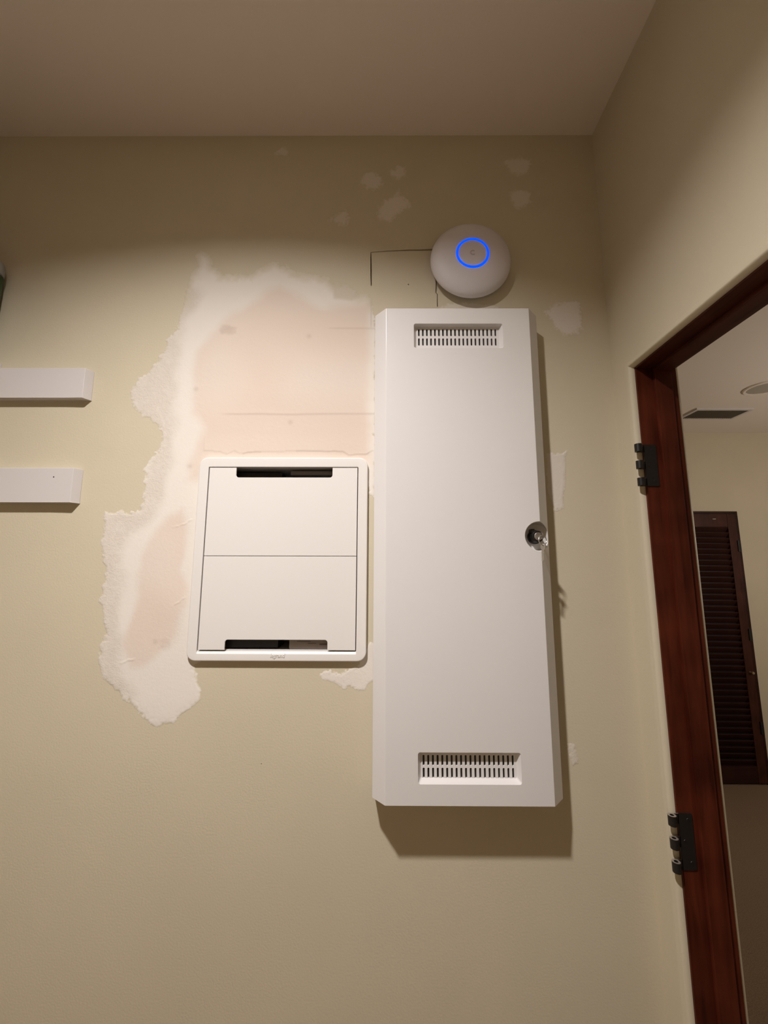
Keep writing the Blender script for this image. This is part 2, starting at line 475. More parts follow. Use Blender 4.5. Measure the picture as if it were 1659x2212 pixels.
structure(plate_obj('ceiling', [(XL - 0.1, YF - 0.1), (HALL_X + 0.1, YF - 0.1), (HALL_X + 0.1, HALL_Y + 0.1), (XL - 0.1, HALL_Y + 0.1)],
          [circle(LAMP_XY[0], LAMP_XY[1], 0.078, 40)], CEIL, CEIL + 0.1, M_CEIL, put=lambda u, v, w: (u, v, w), smooth=None), 'plain off white ceiling')

# ---- plaster repairs: thin height fields trowelled onto the wall
def patch(name, poly, res, thick, feather, zones=None, hole=None, label=None, rough_edge=0.006, base_cover=0.0, seed=0.0, grain=0.45):
    xs = [p[0] for p in poly]
    zs = [p[1] for p in poly]
    x = np.arange(min(xs) - 0.02, max(xs) + 0.02, res)
    z = np.arange(min(zs) - 0.02, max(zs) + 0.02, res)
    X, Z = np.meshgrid(x, z, indexing='ij')
    n1 = vnoise(X, Z, 70, seed) - 0.5
    n2 = vnoise(X, Z, 210, seed + 3) - 0.5
    n3 = vnoise(X, Z, 420, seed + 9) - 0.5
    sd = sdist(X, Z, poly) + (n1 * 1.1 + n2 * 0.75 * vnoise(X, Z, 33, seed + 1) * 1.6 + n3 * 0.25) * rough_edge * 1.6
    h = thick * np.clip(sd / 0.006, -1.5, 1)
    pink = np.zeros_like(X)
    rough = np.full_like(X, grain)
    cover = np.full_like(X, base_cover)
    stain = np.zeros_like(X)
    cover = np.maximum(cover, 1 - sstep(0.0, feather, sd + (n2 + n3) * feather * 0.5))
    if zones:
        pink, rough, cover, stain, dh = zones(X, Z, sd, cover)
        h = h + dh
    h = h + np.where(sd > 0.002, 1, 0) * (n2 * 0.00018 + n3 * 0.00016) * (0.4 + rough)
    h = np.maximum(h, -0.0008)
    keep = h > -0.00075
    if hole:
        inh = (X > hole[0] - res) & (X < hole[1] + res) & (Z > hole[2] - res) & (Z < hole[3] + res)
        keep &= ~inh
    ni, nj = X.shape
    q = keep[:-1, :-1] & keep[1:, :-1] & keep[1:, 1:] & keep[:-1, 1:]
    idx = np.arange(ni * nj).reshape(ni, nj)
    F = np.stack([idx[:-1, :-1][q], idx[1:, :-1][q], idx[1:, 1:][q], idx[:-1, 1:][q]], 1)
    used = np.unique(F)
    remap = np.full(ni * nj, -1)
    remap[used] = np.arange(len(used))
    F = remap[F]
    V = np.stack([X.ravel()[used], -h.ravel()[used] - 0.00005, Z.ravel()[used]], 1)
    me = bpy.data.meshes.new(name)
    me.vertices.add(len(V))
    me.vertices.foreach_set('co', V.ravel())
    me.loops.add(F.size)
    me.loops.foreach_set('vertex_index', F.ravel().astype(np.int32))
    me.polygons.add(len(F))
    me.polygons.foreach_set('loop_start', np.arange(0, F.size, 4, dtype=np.int32))
    me.polygons.foreach_set('use_smooth', np.ones(len(F), bool))
    me.update(calc_edges=True)
    a = me.attributes.new('zone', 'FLOAT_COLOR', 'POINT')
    rgba = np.stack([pink.ravel()[used], rough.ravel()[used], cover.ravel()[used], np.ones(len(used))], 1)
    a.data.foreach_set('color', rgba.ravel().astype(np.float32))
    s = me.attributes.new('stain', 'FLOAT', 'POINT')
    s.data.foreach_set('value', stain.ravel()[used].astype(np.float32))
    o = mesh_obj(name, me, M_PLASTER, wall_back)
    if label:
        o['label'] = label
    return o

def big_zones(X, Z, sd, cover):
    warp = (vnoise(X, Z, 22, 5) - 0.5) * 0.03 + (vnoise(X, Z, 60, 8) - 0.5) * 0.008
    top = sstep(-0.016, 0.016, sdist(X, Z, PATCH_PINK_TOP) + warp * 0.5)
    low = sstep(-0.012, 0.012, sdist(X, Z, PATCH_PINK_LOW) + warp * 0.5)
    blot = 0.78 + 0.44 * (vnoise(X, Z, 9, 2) - 0.3)
    pink = np.clip(np.maximum(top, low) * blot, 0, 1)
    rough = sstep(-0.016, 0.020, sdist(X, Z, PATCH_ROUGH) + warp * 0.7)
    rough = np.clip(rough * (0.55 + 0.45 * vnoise(X, Z, 45, 14) + 0.35 * vnoise(X, Z, 160, 4)), 0, 1) * (1 - pink * 0.8)
    grey = sstep(-0.006, 0.006, sdist(X, Z, PATCH_GREY))
    rough = np.maximum(rough, grey * 0.9)
    cover = np.maximum(cover, grey * 0.45)
    # feathered sanded top edge
    cover = np.maximum(cover, (1 - sstep(0.0, 0.030, sd)) * sstep(2.19, 2.26, Z) * 0.75)
    stain = np.zeros_like(X)
    dh = np.zeros_like(X)
    for cx, cz in ((-0.1909, 2.1463), (-0.4602, 2.0075), (-0.2286, 1.9247), (-0.5089, 1.4178), (-0.4610, 1.8166)):
        g = np.exp(-((X - cx) ** 2 + (Z - cz) ** 2) / (2 * 0.0042 ** 2))
        stain = np.maximum(stain, g * 0.30)
        dh -= g * 0.00025
    for cx, cz, wx, wz, k in ((-0.391, 2.1636, 0.025, 0.015, 0.30), (-0.487, 1.415, 0.018, 0.016, 0.16)):
        g = sstep(0, 0.012, wx - np.abs(X - cx) + (vnoise(X, Z, 120, 30) - 0.5) * 0.008) * sstep(0, 0.010, wz - np.abs(Z - cz) + (vnoise(X, Z, 120, 31) - 0.5) * 0.008) * (0.7 + 0.6 * vnoise(X, Z, 90, 32))
        stain = np.maximum(stain, g * k)
    # taped seams
    for za, zb, x0, x1, k in ((2.1698, 2.1685, -0.165, -0.036, 0.22), (1.9466, 1.9480, -0.41, -0.032, 0.26)):
        zl = za + (zb - za) * (X - x0) / (x1 - x0) + (vnoise(X, Z * 0, 25, 6) - 0.5) * 0.004
        g = np.exp(-((Z - zl + 0.002) / 0.0022) ** 2) * sstep(x0, x0 + 0.05, X)
        stain = np.maximum(stain, g * k)
        dh += 0.00035 * sstep(-0.003, 0.001, Z - zl) * np.exp(-np.maximum(Z - zl, 0) / 0.02) * sstep(x0, x0 + 0.05, X)
    # cut line running down the right side and the torn bottom edge above the cover
    g = np.exp(-((X + 0.0372) / 0.0012) ** 2) * sstep(2.16, 2.18, Z) * (Z < 2.284)
    stain = np.maximum(stain, g * 0.5)
    dh -= g * 0.0006
    zl = 1.851 + (vnoise(X, Z * 0, 55, 12) - 0.5) * 0.014
    g = np.exp(-((Z - zl) / 0.0013) ** 2) * (X > -0.41) * (X < -0.04) * (vnoise(X, Z * 0, 18, 15) > 0.45)
    stain = np.maximum(stain, g * 0.40)
    dh += np.where(Z > zl, 0.0007, 0.0) * (Z < 1.90) * sstep(1.90, 1.86, Z) * (X > -0.43)
    # trowel ridges
    for cx, cz, L in ((-0.5605, 1.380, 0.028), (-0.466, 1.682, 0.03), (-0.463, 1.506, 0.02)):
        t = (X - cx) / L
        zc = cz + 0.010 * t + (vnoise(X, Z * 0, 90, 20) - 0.5) * 0.007 + (vnoise(X, Z * 0, 300, 21) - 0.5) * 0.003
        dh += 0.0009 * np.exp(-((Z - zc) / 0.0011) ** 2) * sstep(0.9, 0.5, np.abs(t)) * sstep(0.3, 0.6, vnoise(X, Z * 0, 160, 25))
    dh += (vnoise(X, Z, 14, 1) - 0.5) * 0.0010 * sstep(0.004, 0.02, sd)
    return pink, rough, cover, stain, dh

patch('plaster_patch', PATCH_BIG, 0.0022, 0.0009, 0.004, big_zones, ENC_HOLE,
      'large white and pinkish plaster repair around the square cover', 0.006)
SMALL = [(0.10, 0.012, 0.4), (0.0, 0.012, 0.35), (0.05, 0.012, 0.35), (0.0, 0.012, 0.35), (0.15, 0.016, 0.35), (0.10, 0.014, 0.3),
         (0.05, 0.012, 0.3), (0.0, 0.012, 0.5), (0.10, 0.004, 0.7), (0.0, 0.003, 0.35), (0.35, 0.006, 0.6), (0.3, 0.008, 0.5)]
for k, (pl, (cov, fe, gr)) in enumerate(zip(PATCH_SMALL, SMALL)):
    patch('plaster_patch', pl, 0.0016, 0.0007, fe, None, None, None, 0.005 if k in (7, 9) else 0.0028, cov, 11.0 + k * 2.3, gr)

# ---- doorway joinery
FY = -0.0654
door_1 = structure(empty('door_1', (XR2 - 0.06, -0.47, 0)), 'dark mahogany door frame without its door')
def kid(o, p):
    o.parent = p
    o.matrix_parent_inverse = Matrix.Translation(p.location).inverted()
    return o
JX0, JX1, HZ, FY2 = 0.561, 0.651, 2.028, -0.881
kid(box_obj('side_jamb', (JX0, JX1, FY, FY + 0.03, 0.0, HZ + 0.02), M_JAMB, bevel=0.0015), door_1)
kid(box_obj('side_jamb', (JX0, JX1, FY2 - 0.03, FY2, 0.0, HZ + 0.02), M_JAMB, bevel=0.0015), door_1)
kid(box_obj('head_jamb', (JX0, JX1, FY2, FY, HZ, HZ + 0.02), M_HEAD, bevel=0.0015), door_1)
kid(box_obj('door_stop', (0.597, 0.634, FY - 0.009, FY, 0.0, HZ), M_JAMB, bevel=0.002), door_1)
kid(box_obj('door_stop', (0.597, 0.634, FY2, FY2 + 0.009, 0.0, HZ), M_JAMB, bevel=0.002), door_1)
kid(box_obj('door_stop', (0.597, 0.634, FY2 + 0.009, FY - 0.009, HZ - 0.009, HZ), M_HEAD, bevel=0.002), door_1)
def hinge(z0, z1):
    leaf = plate_obj('hinge', rrect(0.5605, 0.588, z0, z1, 0.003, 3), [],
                     FY - 0.0022, FY + 0.0005, M_BLACK, smooth=None)
    kid(leaf, door_1)
    leaf['label'] = 'black hinge leaf with empty knuckles'
    H = z1 - z0
    hw = 0.185 * H
    for sx_, sz_ in ((0.580, z0 + 0.12 * H), (0.571, (z0 + z1) / 2), (0.580, z1 - 0.12 * H)):
        s_ = lathe_obj('screw', [(0.0, FY - 0.0021), (0.0012, FY - 0.0026), (0.0036, FY - 0.0026), (0.0040, FY - 0.0020)], lambda p, q, h_: (sx_ + p, h_, sz_ + q), M_BLACKP, n=14)
        s_.parent = leaf
        s_.matrix_parent_inverse = Matrix.Identity(4)
    cy, cx, R, r = FY - 0.0065, 0.5465, 0.0072, 0.0036
    for zc in (z0 + hw / 2, (z0 + z1) / 2, z1 - hw / 2):
        a, b = zc - hw / 2, zc + hw / 2
        bm = bmesh.new()
        lathe(bm, [(r, a), (R, a), (R, b), (r, b), (r, a)], lambda p, q, h: (cx + p, cy + q, h), 20)
        box(bm, cx + 0.004, 0.562, FY - 0.0022, FY - 0.0002, a, b)
        k = bm_obj('knuckle', bm, M_BLACK, None, 40)
        k.data.materials.append(M_WORN)
        for f_ in k.data.polygons:
            if f_.normal.z > 0.9 and f_.center.z > b - 1e-4:
                f_.material_index = 1
        k.parent = leaf
        k.matrix_parent_inverse = (Matrix.Translation(-door_1.location)).inverted()
        k.parent = leaf
        k.matrix_parent_inverse = Matrix.Identity(4)
    return leaf
hinge(1.7575, 1.8495)
hinge(1.0195, 1.1170)

# ---- louvered closet door in the far wall
DX0, DX1, DZ1 = 2.23, 2.838, 2.030
door_2 = structure(empty('door_2', (2.53, HALL_Y, 0)), 'dark louvered closet door in the far wall')
DY = HALL_Y - 0.03
def d2(n, d, mt, b=0.002):
    return kid(box_obj(n, d, mt, bevel=b), door_2)
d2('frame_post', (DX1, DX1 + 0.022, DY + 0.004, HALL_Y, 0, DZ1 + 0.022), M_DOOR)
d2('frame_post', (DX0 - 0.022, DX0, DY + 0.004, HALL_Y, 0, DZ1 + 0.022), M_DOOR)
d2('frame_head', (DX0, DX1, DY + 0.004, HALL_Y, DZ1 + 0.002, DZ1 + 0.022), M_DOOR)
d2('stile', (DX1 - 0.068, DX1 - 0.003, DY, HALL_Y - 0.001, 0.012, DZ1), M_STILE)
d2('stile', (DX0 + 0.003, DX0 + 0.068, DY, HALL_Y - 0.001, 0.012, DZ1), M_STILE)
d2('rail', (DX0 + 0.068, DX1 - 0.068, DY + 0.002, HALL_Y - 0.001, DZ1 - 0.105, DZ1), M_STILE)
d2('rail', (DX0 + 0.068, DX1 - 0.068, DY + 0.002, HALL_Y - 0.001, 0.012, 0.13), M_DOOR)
d2('dark_gap_sheet', (DX0 + 0.06, DX1 - 0.06, HALL_Y - 0.0012, HALL_Y - 0.0004, 0.1, DZ1 - 0.06), M_BLACKP, 0)  # black sheet standing in for the unlit closet interior between the slats
sl = None
nz = 40
for i in range(nz):
    z = 0.155 + (DZ1 - 0.105 - 0.155 - 0.02) * i / (nz - 1)
    if sl is None:
        bm = bmesh.new()
        box(bm, -0.2365, 0.2365, -0.023, 0.023, -0.0035, 0.0035, 0.0015, 1)
        bmesh.ops.rotate(bm, verts=bm.verts, cent=(0, 0, 0), matrix=Matrix.Rotation(math.radians(-58), 3, 'X'))
        sl = bm_obj('louver', bm, M_DOOR)
        o = sl
    else:
        o = sl.copy()
        COL.objects.link(o)
    o.parent = door_2
    o.location = ((DX0 + DX1) / 2 - 2.53, -0.0145, z)
for z in (0.40, 1.08, 1.77):
    k = kid(box_obj('hinge', (DX1 - 0.012, DX1 + 0.012, DY - 0.008, DY + 0.003, z - 0.045, z + 0.045), M_BLACK, bevel=0.002), door_2)
k = kid(box_obj('catch_plate', (2.652, 2.676, DY - 0.003, DY + 0.003, 1.985, 1.990), M_STEEL, bevel=0.0008), door_2)
k['label'] = 'small pale metal catch plate'
k = kid(lathe_obj('knob', [(0.0, -0.030), (0.009, -0.029), (0.0115, -0.022), (0.009, -0.014), (0.005, -0.008), (0.008, 0.001), (0.0, 0.001)],
        lambda p, q, h: (DX1 - 0.034 + p, DY + h, 0.80 + q), M_BRASS, n=20), door_2)

# ------------------------------------------------------------ long wall cabinet
CX0, CX1, CZ0, CZ1 = -0.0262, 0.3533, 1.1292, 2.1720
FX0, FX1, CP, CQ = -0.0006, 0.3262, 0.070, 0.0425
cab = tag(empty('wall_cabinet', ((CX0 + CX1) / 2, 0, CZ0)), 'tall narrow white vented wall cabinet with slanted sides and a lock', 'cabinet')
def ck(o):
    return kid(o, cab)
prof = [(CX0, 0.012)]
def arc(c, r, a0, a1, n):
    return [(c[0] + r * math.cos(math.radians(a0 + (a1 - a0) * i / n)), c[1] + r * math.sin(math.radians(a0 + (a1 - a0) * i / n))) for i in range(n + 1)]
def fillet(p0, p1, p2, r, n=4):
    a, b, c = Vector(p0), Vector(p1), Vector(p2)
    u, v = (a - b).normalized(), (c - b).normalized()
    ang = math.acos(max(-1, min(1, u.dot(v))))
    t = r / math.tan(ang / 2)
    s, e = b + u * t, b + v * t
    ctr = b + (u + v).normalized() * (r / math.sin(ang / 2))
    out = []
    for i in range(n + 1):
        k = i / n
        d = ((s - ctr) * (1 - k) + (e - ctr) * k).normalized() * r
        out.append((ctr.x + d.x, ctr.y + d.y))
    return out
raw = [(CX0, -0.012), (CX0, -CQ), (FX0, -CP), (FX1, -CP), (CX1, -CQ), (CX1, -0.012)]
pr = [raw[0]]
for i in range(1, 5):
    pr += fillet(raw[i - 1], raw[i], raw[i + 1], 0.0022)
pr.append(raw[5])
def door_solid():
    bm = bmesh.new()
    plate(bm, pr, [], CZ0, CZ1, put=lambda u, v, w: (u, v, w))
    return bm_obj('door', bm, M_PLASTIC)
door = door_solid()
LX, LZ, LR = 0.3242, 1.6490, 0.0312
POCK = [(0.0640, 2.1045), (0.0640, 1.1960)]      # pocket centre heights, filled below
PK = [(0.0628, 0.2652, 2.0745, 2.1345), (0.0634, 0.2646, 1.1672, 1.2248)]
cut = []
for (x0, x1, z0, z1) in PK:
    bm = bmesh.new()
    a = rrect(x0, x1, z0, z1, 0.0045, 4)
    b = rrect(x0 + 0.006, x1 - 0.006, z0 + 0.006, z1 - 0.002, 0.0035, 4)
    rings = [[bm.verts.new((p[0], y, p[1])) for p in l] for l, y in ((a, -CP - 0.001), (a, -CP + 0.0005), (b, -CP + 0.0125), (b, -0.018))]
    for r0, r1 in zip(rings, rings[1:]):
        for i in range(len(r0)):
            j = (i + 1) % len(r0)
            bm.faces.new((r0[i], r0[j], r1[j], r1[i]))
    bm.faces.new(rings[0])
    bm.faces.new(rings[-1])
    cut.append(bm_obj('cutter', bm, None))
bm = bmesh.new()
lathe(bm, [(0, -0.0800), (LR + 0.0008, -0.0800), (LR + 0.0004, -CP), (LR - 0.0008, -CP + 0.0012), (LR - 0.002, -0.0455), (LR - 0.0035, -0.0440), (0, -0.0440)], lambda p, q, h: (LX + p, h, LZ + q), 56)
cut.append(bm_obj('cutter', bm, None))
boolean_cut(door, cut)
for p in door.data.polygons:
    p.use_smooth = True
door.data.set_sharp_from_angle(angle=math.radians(26))
wn = door.modifiers.new('normals', 'WEIGHTED_NORMAL')
wn.keep_sharp = True
wn.weight = 100
ck(door)
ck(box_obj('back_box', (CX0 + 0.004, CX1 - 0.004, -0.012, -0.0005, CZ0 + 0.004, CZ1 - 0.004), M_PLASTIC))
def sub(o, part, top):
    """sub-part: built in world space, parented to a part whose own parent is top"""
    o.parent = part
    o.matrix_parent_inverse = Matrix.Identity(4)
    return o
for (x0, x1, z0, z1), sx, zc, hh in ((PK[0], 0.0752, 2.1085, 0.0180), (PK[1], 0.0756, 1.1936, 0.0195)):
    holes = []
    for r_ in (-1, 1):
        for i in range(20):
            x = sx + i * 0.00928
            z = zc + r_ * 0.0117
            holes.append(rrect(x - 0.0020, x + 0.0020, z - hh / 2, z + hh / 2, 0.0016, 3))
    g = plate_obj('vent_grille', rrect(x0 + 0.0058, x1 - 0.0058, z0 + 0.0058, z1 - 0.0018, 0.0035, 4), holes, -CP + 0.0122, -CP + 0.0152, M_PLASTIC, smooth=None)
    sub(g, door, cab)
    sub(box_obj('slot_shade_sheet', (x0 + 0.0062, x1 - 0.0062, -CP + 0.0156, -CP + 0.0200, z0 + 0.0062, z1 - 0.0022), M_BLACKP), door, cab)  # black sheet added so the slots read as dark as a shaded cavity
# lock barrel
bm = bmesh.new()
LCX, LCZ = 0.3215, 1.6488
lathe(bm, [(0, -0.0430), (0.0150, -0.0430), (0.0150, -0.0490), (0.0128, -0.0510), (0.0122, -0.0660), (0.0112, -0.0672), (0.0090, -0.0672), (0.0086, -0.0662), (0, -0.0662)], lambda p, q, h: (LCX + p, h, LCZ + q), 32)
box(bm, LCX - 0.011, LCX - 0.004, -0.060, -0.0450, LCZ + 0.009, LCZ + 0.0165)
lock = sub(bm_obj('lock', bm, M_BLACKP, None, 35), door, cab)
lock['label'] = 'black lock barrel in a round recess'
bm = bmesh.new()
lathe(bm, [(0.0086, -0.0655), (0.0084, -0.0690), (0.0076, -0.0698), (0, -0.0698)], lambda p, q, h: (LCX + p, h, LCZ + q), 28)
sub(bm_obj('keyway', bm, M_STEEL, None, 35), door, cab)['label'] = 'shiny steel lock face'

# keys
kr = tag(empty('key_ring', (LCX, -0.0698, LCZ)), 'pair of small silver keys on a split ring hanging from the cabinet lock', 'keys')
KX = LCX + 0.0005
def key_mesh(bow_r, blade, hole, t):
    bm = bmesh.new()
    out = []
    for i in range(22):
        a = math.radians(-62 + 304 * i / 21) + math.radians(0)
        out.append((bow_r * math.cos(a), bow_r * 1.15 * math.sin(a)))
    out = [(-p[0], p[1]) for p in out] 
    w = 0.0026
    out = [p for p in out if not (p[1] < 0 and abs(p[0]) < w)]
    teeth = [(-w, -bow_r), (-w, -blade + 0.002), (-w * 0.3, -blade), (w * 0.4, -blade + 0.001)]
    zt = -blade + 0.004
    while zt < -bow_r - 0.004:
        teeth += [(w * 0.55, zt), (w, zt + 0.0012), (w * 0.9, zt + 0.0022)]
        zt += 0.0032
    teeth.append((w, -bow_r))
    # outline: bow from lower right up and round to lower left, then the blade
    bow = sorted(out, key=lambda p: math.atan2(p[0], -p[1]) % (2 * math.pi))
    poly = [(-p[0], p[1]) for p in bow[::-1]]
    poly = [(bow_r * math.sin(a), -bow_r * 1.15 * math.cos(a)) for a in [math.radians(22 + 316 * i / 24) for i in range(25)]]
    plate(bm, poly + teeth, [circle(0, bow_r * 0.55, hole, 12)], -t / 2, t / 2)
    return bm
bm = key_mesh(0.0070, 0.0185, 0.0024, 0.0018)      # key in the lock: lies along y, bow towards the room
bmesh.ops.transform(bm, verts=bm.verts, matrix=Matrix.Translation((KX, -0.0835, LCZ)) @ Matrix.Rotation(math.radians(90), 4, 'Z') @ Matrix.Rotation(math.radians(-90), 4, 'Y'))
k1 = kid(bm_obj('key', bm, M_STEEL), kr)
k1['label'] = 'key pushed into the lock'
bm = bmesh.new()
RC = Vector((KX + 0.0005, -0.0880, LCZ - 0.0095))
tube_ring(bm, RC, 0.0100, 0.0010, (0.93, 0.36, 0), (0, 0.15, 1))
kid(bm_obj('ring', bm, M_STEEL, None, 60), kr)
bm = key_mesh(0.0058, 0.0300, 0.0020, 0.0016)
bmesh.ops.transform(bm, verts=bm.verts, matrix=Matrix.Translation((KX + 0.0008, -0.0882, LCZ - 0.0232)) @ Matrix.Rotation(math.radians(-56), 4, 'Z') @ Matrix.Rotation(math.radians(4), 4, 'Y'))
k2 = kid(bm_obj('key', bm, M_STEEL), kr)
k2['label'] = 'key hanging from the ring'

# ------------------------------------------------------------ recessed enclosure with two panels
enc = tag(empty('media_enclosure', ((ENC[0] + ENC[1]) / 2, 0, ENC[2])), 'square white recessed enclosure cover with two flat panels and finger slots', 'enclosure')
def ek(o):
    return kid(o, enc)
OX0, OX1, OZ0, OZ1 = -0.4105, -0.0643, 1.4015, 1.8130
def ring_loft(name, loops, material):
    bm = bmesh.new()
    R_ = [[bm.verts.new((p[0], y, p[1])) for p in l] for l, y in loops]
    for r0, r1 in zip(R_, R_[1:] + R_[:1]):
        for k in range(len(r0)):
            q = (k + 1) % len(r0)
            bm.faces.new((r0[k], r0[q], r1[q], r1[k]))
    return bm_obj(name, bm, material, None, 50)
def fl(d):
    return rrect(ENC[0] + d, ENC[1] - d, ENC[2] + d, ENC[3] - d, 0.020 - d, 8)
fr = ring_loft('frame', [(fl(0), -0.0006), (fl(0), -0.0092), (fl(0.0005), -0.0107), (fl(0.0014), -0.0116), (fl(0.003), -0.0120),
    (rrect(OX0 - 0.0016, OX1 + 0.0016, OZ0 - 0.0052, OZ1 + 0.0016, 0.003, 8), -0.0120),
    (rrect(OX0 - 0.0004, OX1 + 0.0004, OZ0 - 0.0044, OZ1 + 0.0004, 0.0026, 8), -0.0114),
    (rrect(OX0, OX1, OZ0, OZ1, 0.0022, 8), -0.0078), (rrect(OX0, OX1, OZ0, OZ1, 0.0022, 8), -0.0006)], M_FRAMEW)
ek(fr)
def notch_panel(z0, z1, nx0, nx1, nz, top):
    r = 0.006
    n = 5
    x0, x1 = OX0 + 0.0016, OX1 - 0.0016
    c = lambda cx, cz, a0, a1: [(cx + r * math.cos(math.radians(a0 + (a1 - a0) * i / n)), cz + r * math.sin(math.radians(a0 + (a1 - a0) * i / n))) for i in range(n + 1)]
    if top:
        return [(x0, z0), (x1, z0), (x1, z1), (nx1, z1)] + c(nx1 - r, nz + r, 0, -90) + c(nx0 + r, nz + r, -90, -180) + [(nx0, z1), (x0, z1)]
    return [(x0, z1), (x0, z0), (nx0, z0)] + c(nx0 + r, nz - r, 180, 90) + c(nx1 - r, nz - r, 90, 0) + [(nx1, z0), (x1, z0), (x1, z1)]
SEAM = 1.6078
ek(plate_obj('panel', notch_panel(SEAM + 0.0006, OZ1 - 0.0014, -0.3466, -0.1238, 1.7885, True), [], -0.0106, -0.0076, M_FRAMEW, bevel=0.0008, seg=2, smooth=30))
ek(plate_obj('panel', notch_panel(OZ0 + 0.0030, SEAM - 0.0006, -0.3508, -0.1268, 1.4262, False), [], -0.0106, -0.0076, M_FRAMEW, bevel=0.0008, seg=2, smooth=30))
# recessed can behind the cover
bm = bmesh.new()
hx0, hx1, hz0, hz1 = ENC_HOLE[0] + 0.0005, ENC_HOLE[1] - 0.0005, ENC_HOLE[2] + 0.0005, ENC_HOLE[3] - 0.0005
t = 0.002
for d in ((hx0, hx0 + t, 0.0, 0.1, hz0, hz1), (hx1 - t, hx1, 0.0, 0.1, hz0, hz1), (hx0 + t, hx1 - t, 0.0, 0.1, hz0, hz0 + t), (hx0 + t, hx1 - t, 0.0, 0.1, hz1 - t, hz1), (hx0, hx1, 0.1, 0.102, hz0, hz1)):
    box(bm, *d)
ek(bm_obj('back_box', bm, M_CAN))
# moulded name on the lower rim
cu = bpy.data.curves.new('lettering', 'FONT')
cu.body = 'legrand'
cu.size = 0.0112
cu.shear = 0.18
cu.extrude = 0.0005
cu.bevel_depth = 0.00012
cu.space_character = 0.96
cu.align_x = 'CENTER'
cu.offset = 0.0001
tmp = bpy.data.objects.new('lettering_source', cu)
COL.objects.link(tmp)
bpy.context.view_layer.update()
me = bpy.data.meshes.new_from_object(tmp.evaluated_get(bpy.context.evaluated_depsgraph_get()))
bpy.data.objects.remove(tmp)
me.transform(Matrix.Translation((-0.2345, -0.0122, 1.3900)) @ Matrix.Rotation(math.radians(90), 4, 'X'))
w_ = [v.co.x for v in me.vertices]
lt = mesh_obj('lettering', me, M_FRAMEW)
lt.parent = fr
lt.matrix_parent_inverse = Matrix.Identity(4)
lt['label'] = 'raised white moulded lettering'
# equipment inside
def device(name, dims, mt, label, cat, extra=()):
    o = empty(name, ((dims[0] + dims[1]) / 2, (dims[2] + dims[3]) / 2, dims[4]))
    kid(box_obj('case', dims, mt, bevel=0.003), o)
    for nm, d, mm in extra:
        kid(box_obj(nm, d, mm), o)
    return tag(o, label, cat)
device('network_switch', (-0.225, -0.070, 0.006, 0.060, 1.798, 1.8085), M_GREY, 'grey device edge behind the upper slot of the square cover', 'device')
device('modem', (-0.214, -0.072, 0.004, 0.050, 1.4040, 1.520), M_PALE, 'pale boxed device with faint print behind the lower slot of the square cover', 'device',
       [('printed_line', (-0.196, -0.166, 0.0036, 0.0041, 1.4200, 1.4212), M_INK), ('printed_line', (-0.172, -0.154, 0.0036, 0.0041, 1.4160, 1.4172), M_INK),
        ('printed_line', (-0.146, -0.130, 0.0036, 0.0041, 1.4130, 1.4160), M_INK)])
device('router', (-0.400, -0.240, 0.012, 0.070, 1.4040, 1.560), M_BLACKP, 'black device at the left behind the lower slot of the square cover', 'device')
device('patch_panel', (-0.400, -0.245, 0.010, 0.080, 1.700, 1.805), M_BLACKP, 'black device at the left behind the upper slot of the square cover', 'device')

# ------------------------------------------------------------ round wireless access point
AX, AZ = 0.208, 2.3345
ap = tag(empty('access_point', (AX, 0, AZ)), 'round white dome wireless access point with a glowing blue ring', 'access point')
py = lambda p, q, h: (AX + p, h, AZ + q)
prof = [(0.0, -0.0005), (0.070, -0.0005), (0.074, -0.008), (0.090, -0.0125), (0.0975, -0.0165), (0.0992, -0.0195)]
for i in range(1, 15):
    a = math.radians(90 * i / 16)
    r = 0.0402 + (0.0992 - 0.0402) * math.cos(a)
    prof.append((r, -0.0195 - 0.0270 * math.sin(a) ** 0.9))
prof += [(0.0404, -0.0468), (0.0395, -0.0440), (0.0, -0.0440)]
kid(lathe_obj('shell', prof, py, M_APW, n=96, smooth=40), ap)
kid(lathe_obj('light_ring', [(0.0352, -0.0445), (0.0352, -0.0482), (0.0362, -0.0494), (0.0382, -0.0492), (0.0396, -0.0468), (0.0396, -0.0445)], py, M_LED, n=96, smooth=60), ap)['label'] = 'glowing blue ring'
cap = kid(lathe_obj('centre_cap', [(0.0348, -0.0442), (0.0348, -0.0465), (0.0338, -0.0476), (0.0, -0.0482)], py, M_APW, n=72, smooth=40), ap)
# moulded emblem: a letter U lying on its side
bm = bmesh.new()
pts_o, pts_i = [], []
for i in range(21):
    a = math.radians(62 + 236 * i / 20)
    pts_o.append((0.0066 * math.cos(a), 0.0066 * math.sin(a)))
    pts_i.append((0.0040 * math.cos(a), 0.0040 * math.sin(a)))
poly = [(0.0044, 0.0060)] + pts_o + [(0.0044, -0.0060), (0.0044, -0.0036)] + pts_i[::-1] + [(0.0044, 0.0036)]
plate(bm, [(AX + p[0] * 1.0, AZ + p[1]) for p in poly], [], -0.0487, -0.0475)
em = bm_obj('emblem', bm, M_LOGO)
em.parent = cap
em.matrix_parent_inverse = Matrix.Identity(4)
em['label'] = 'small grey curved emblem'

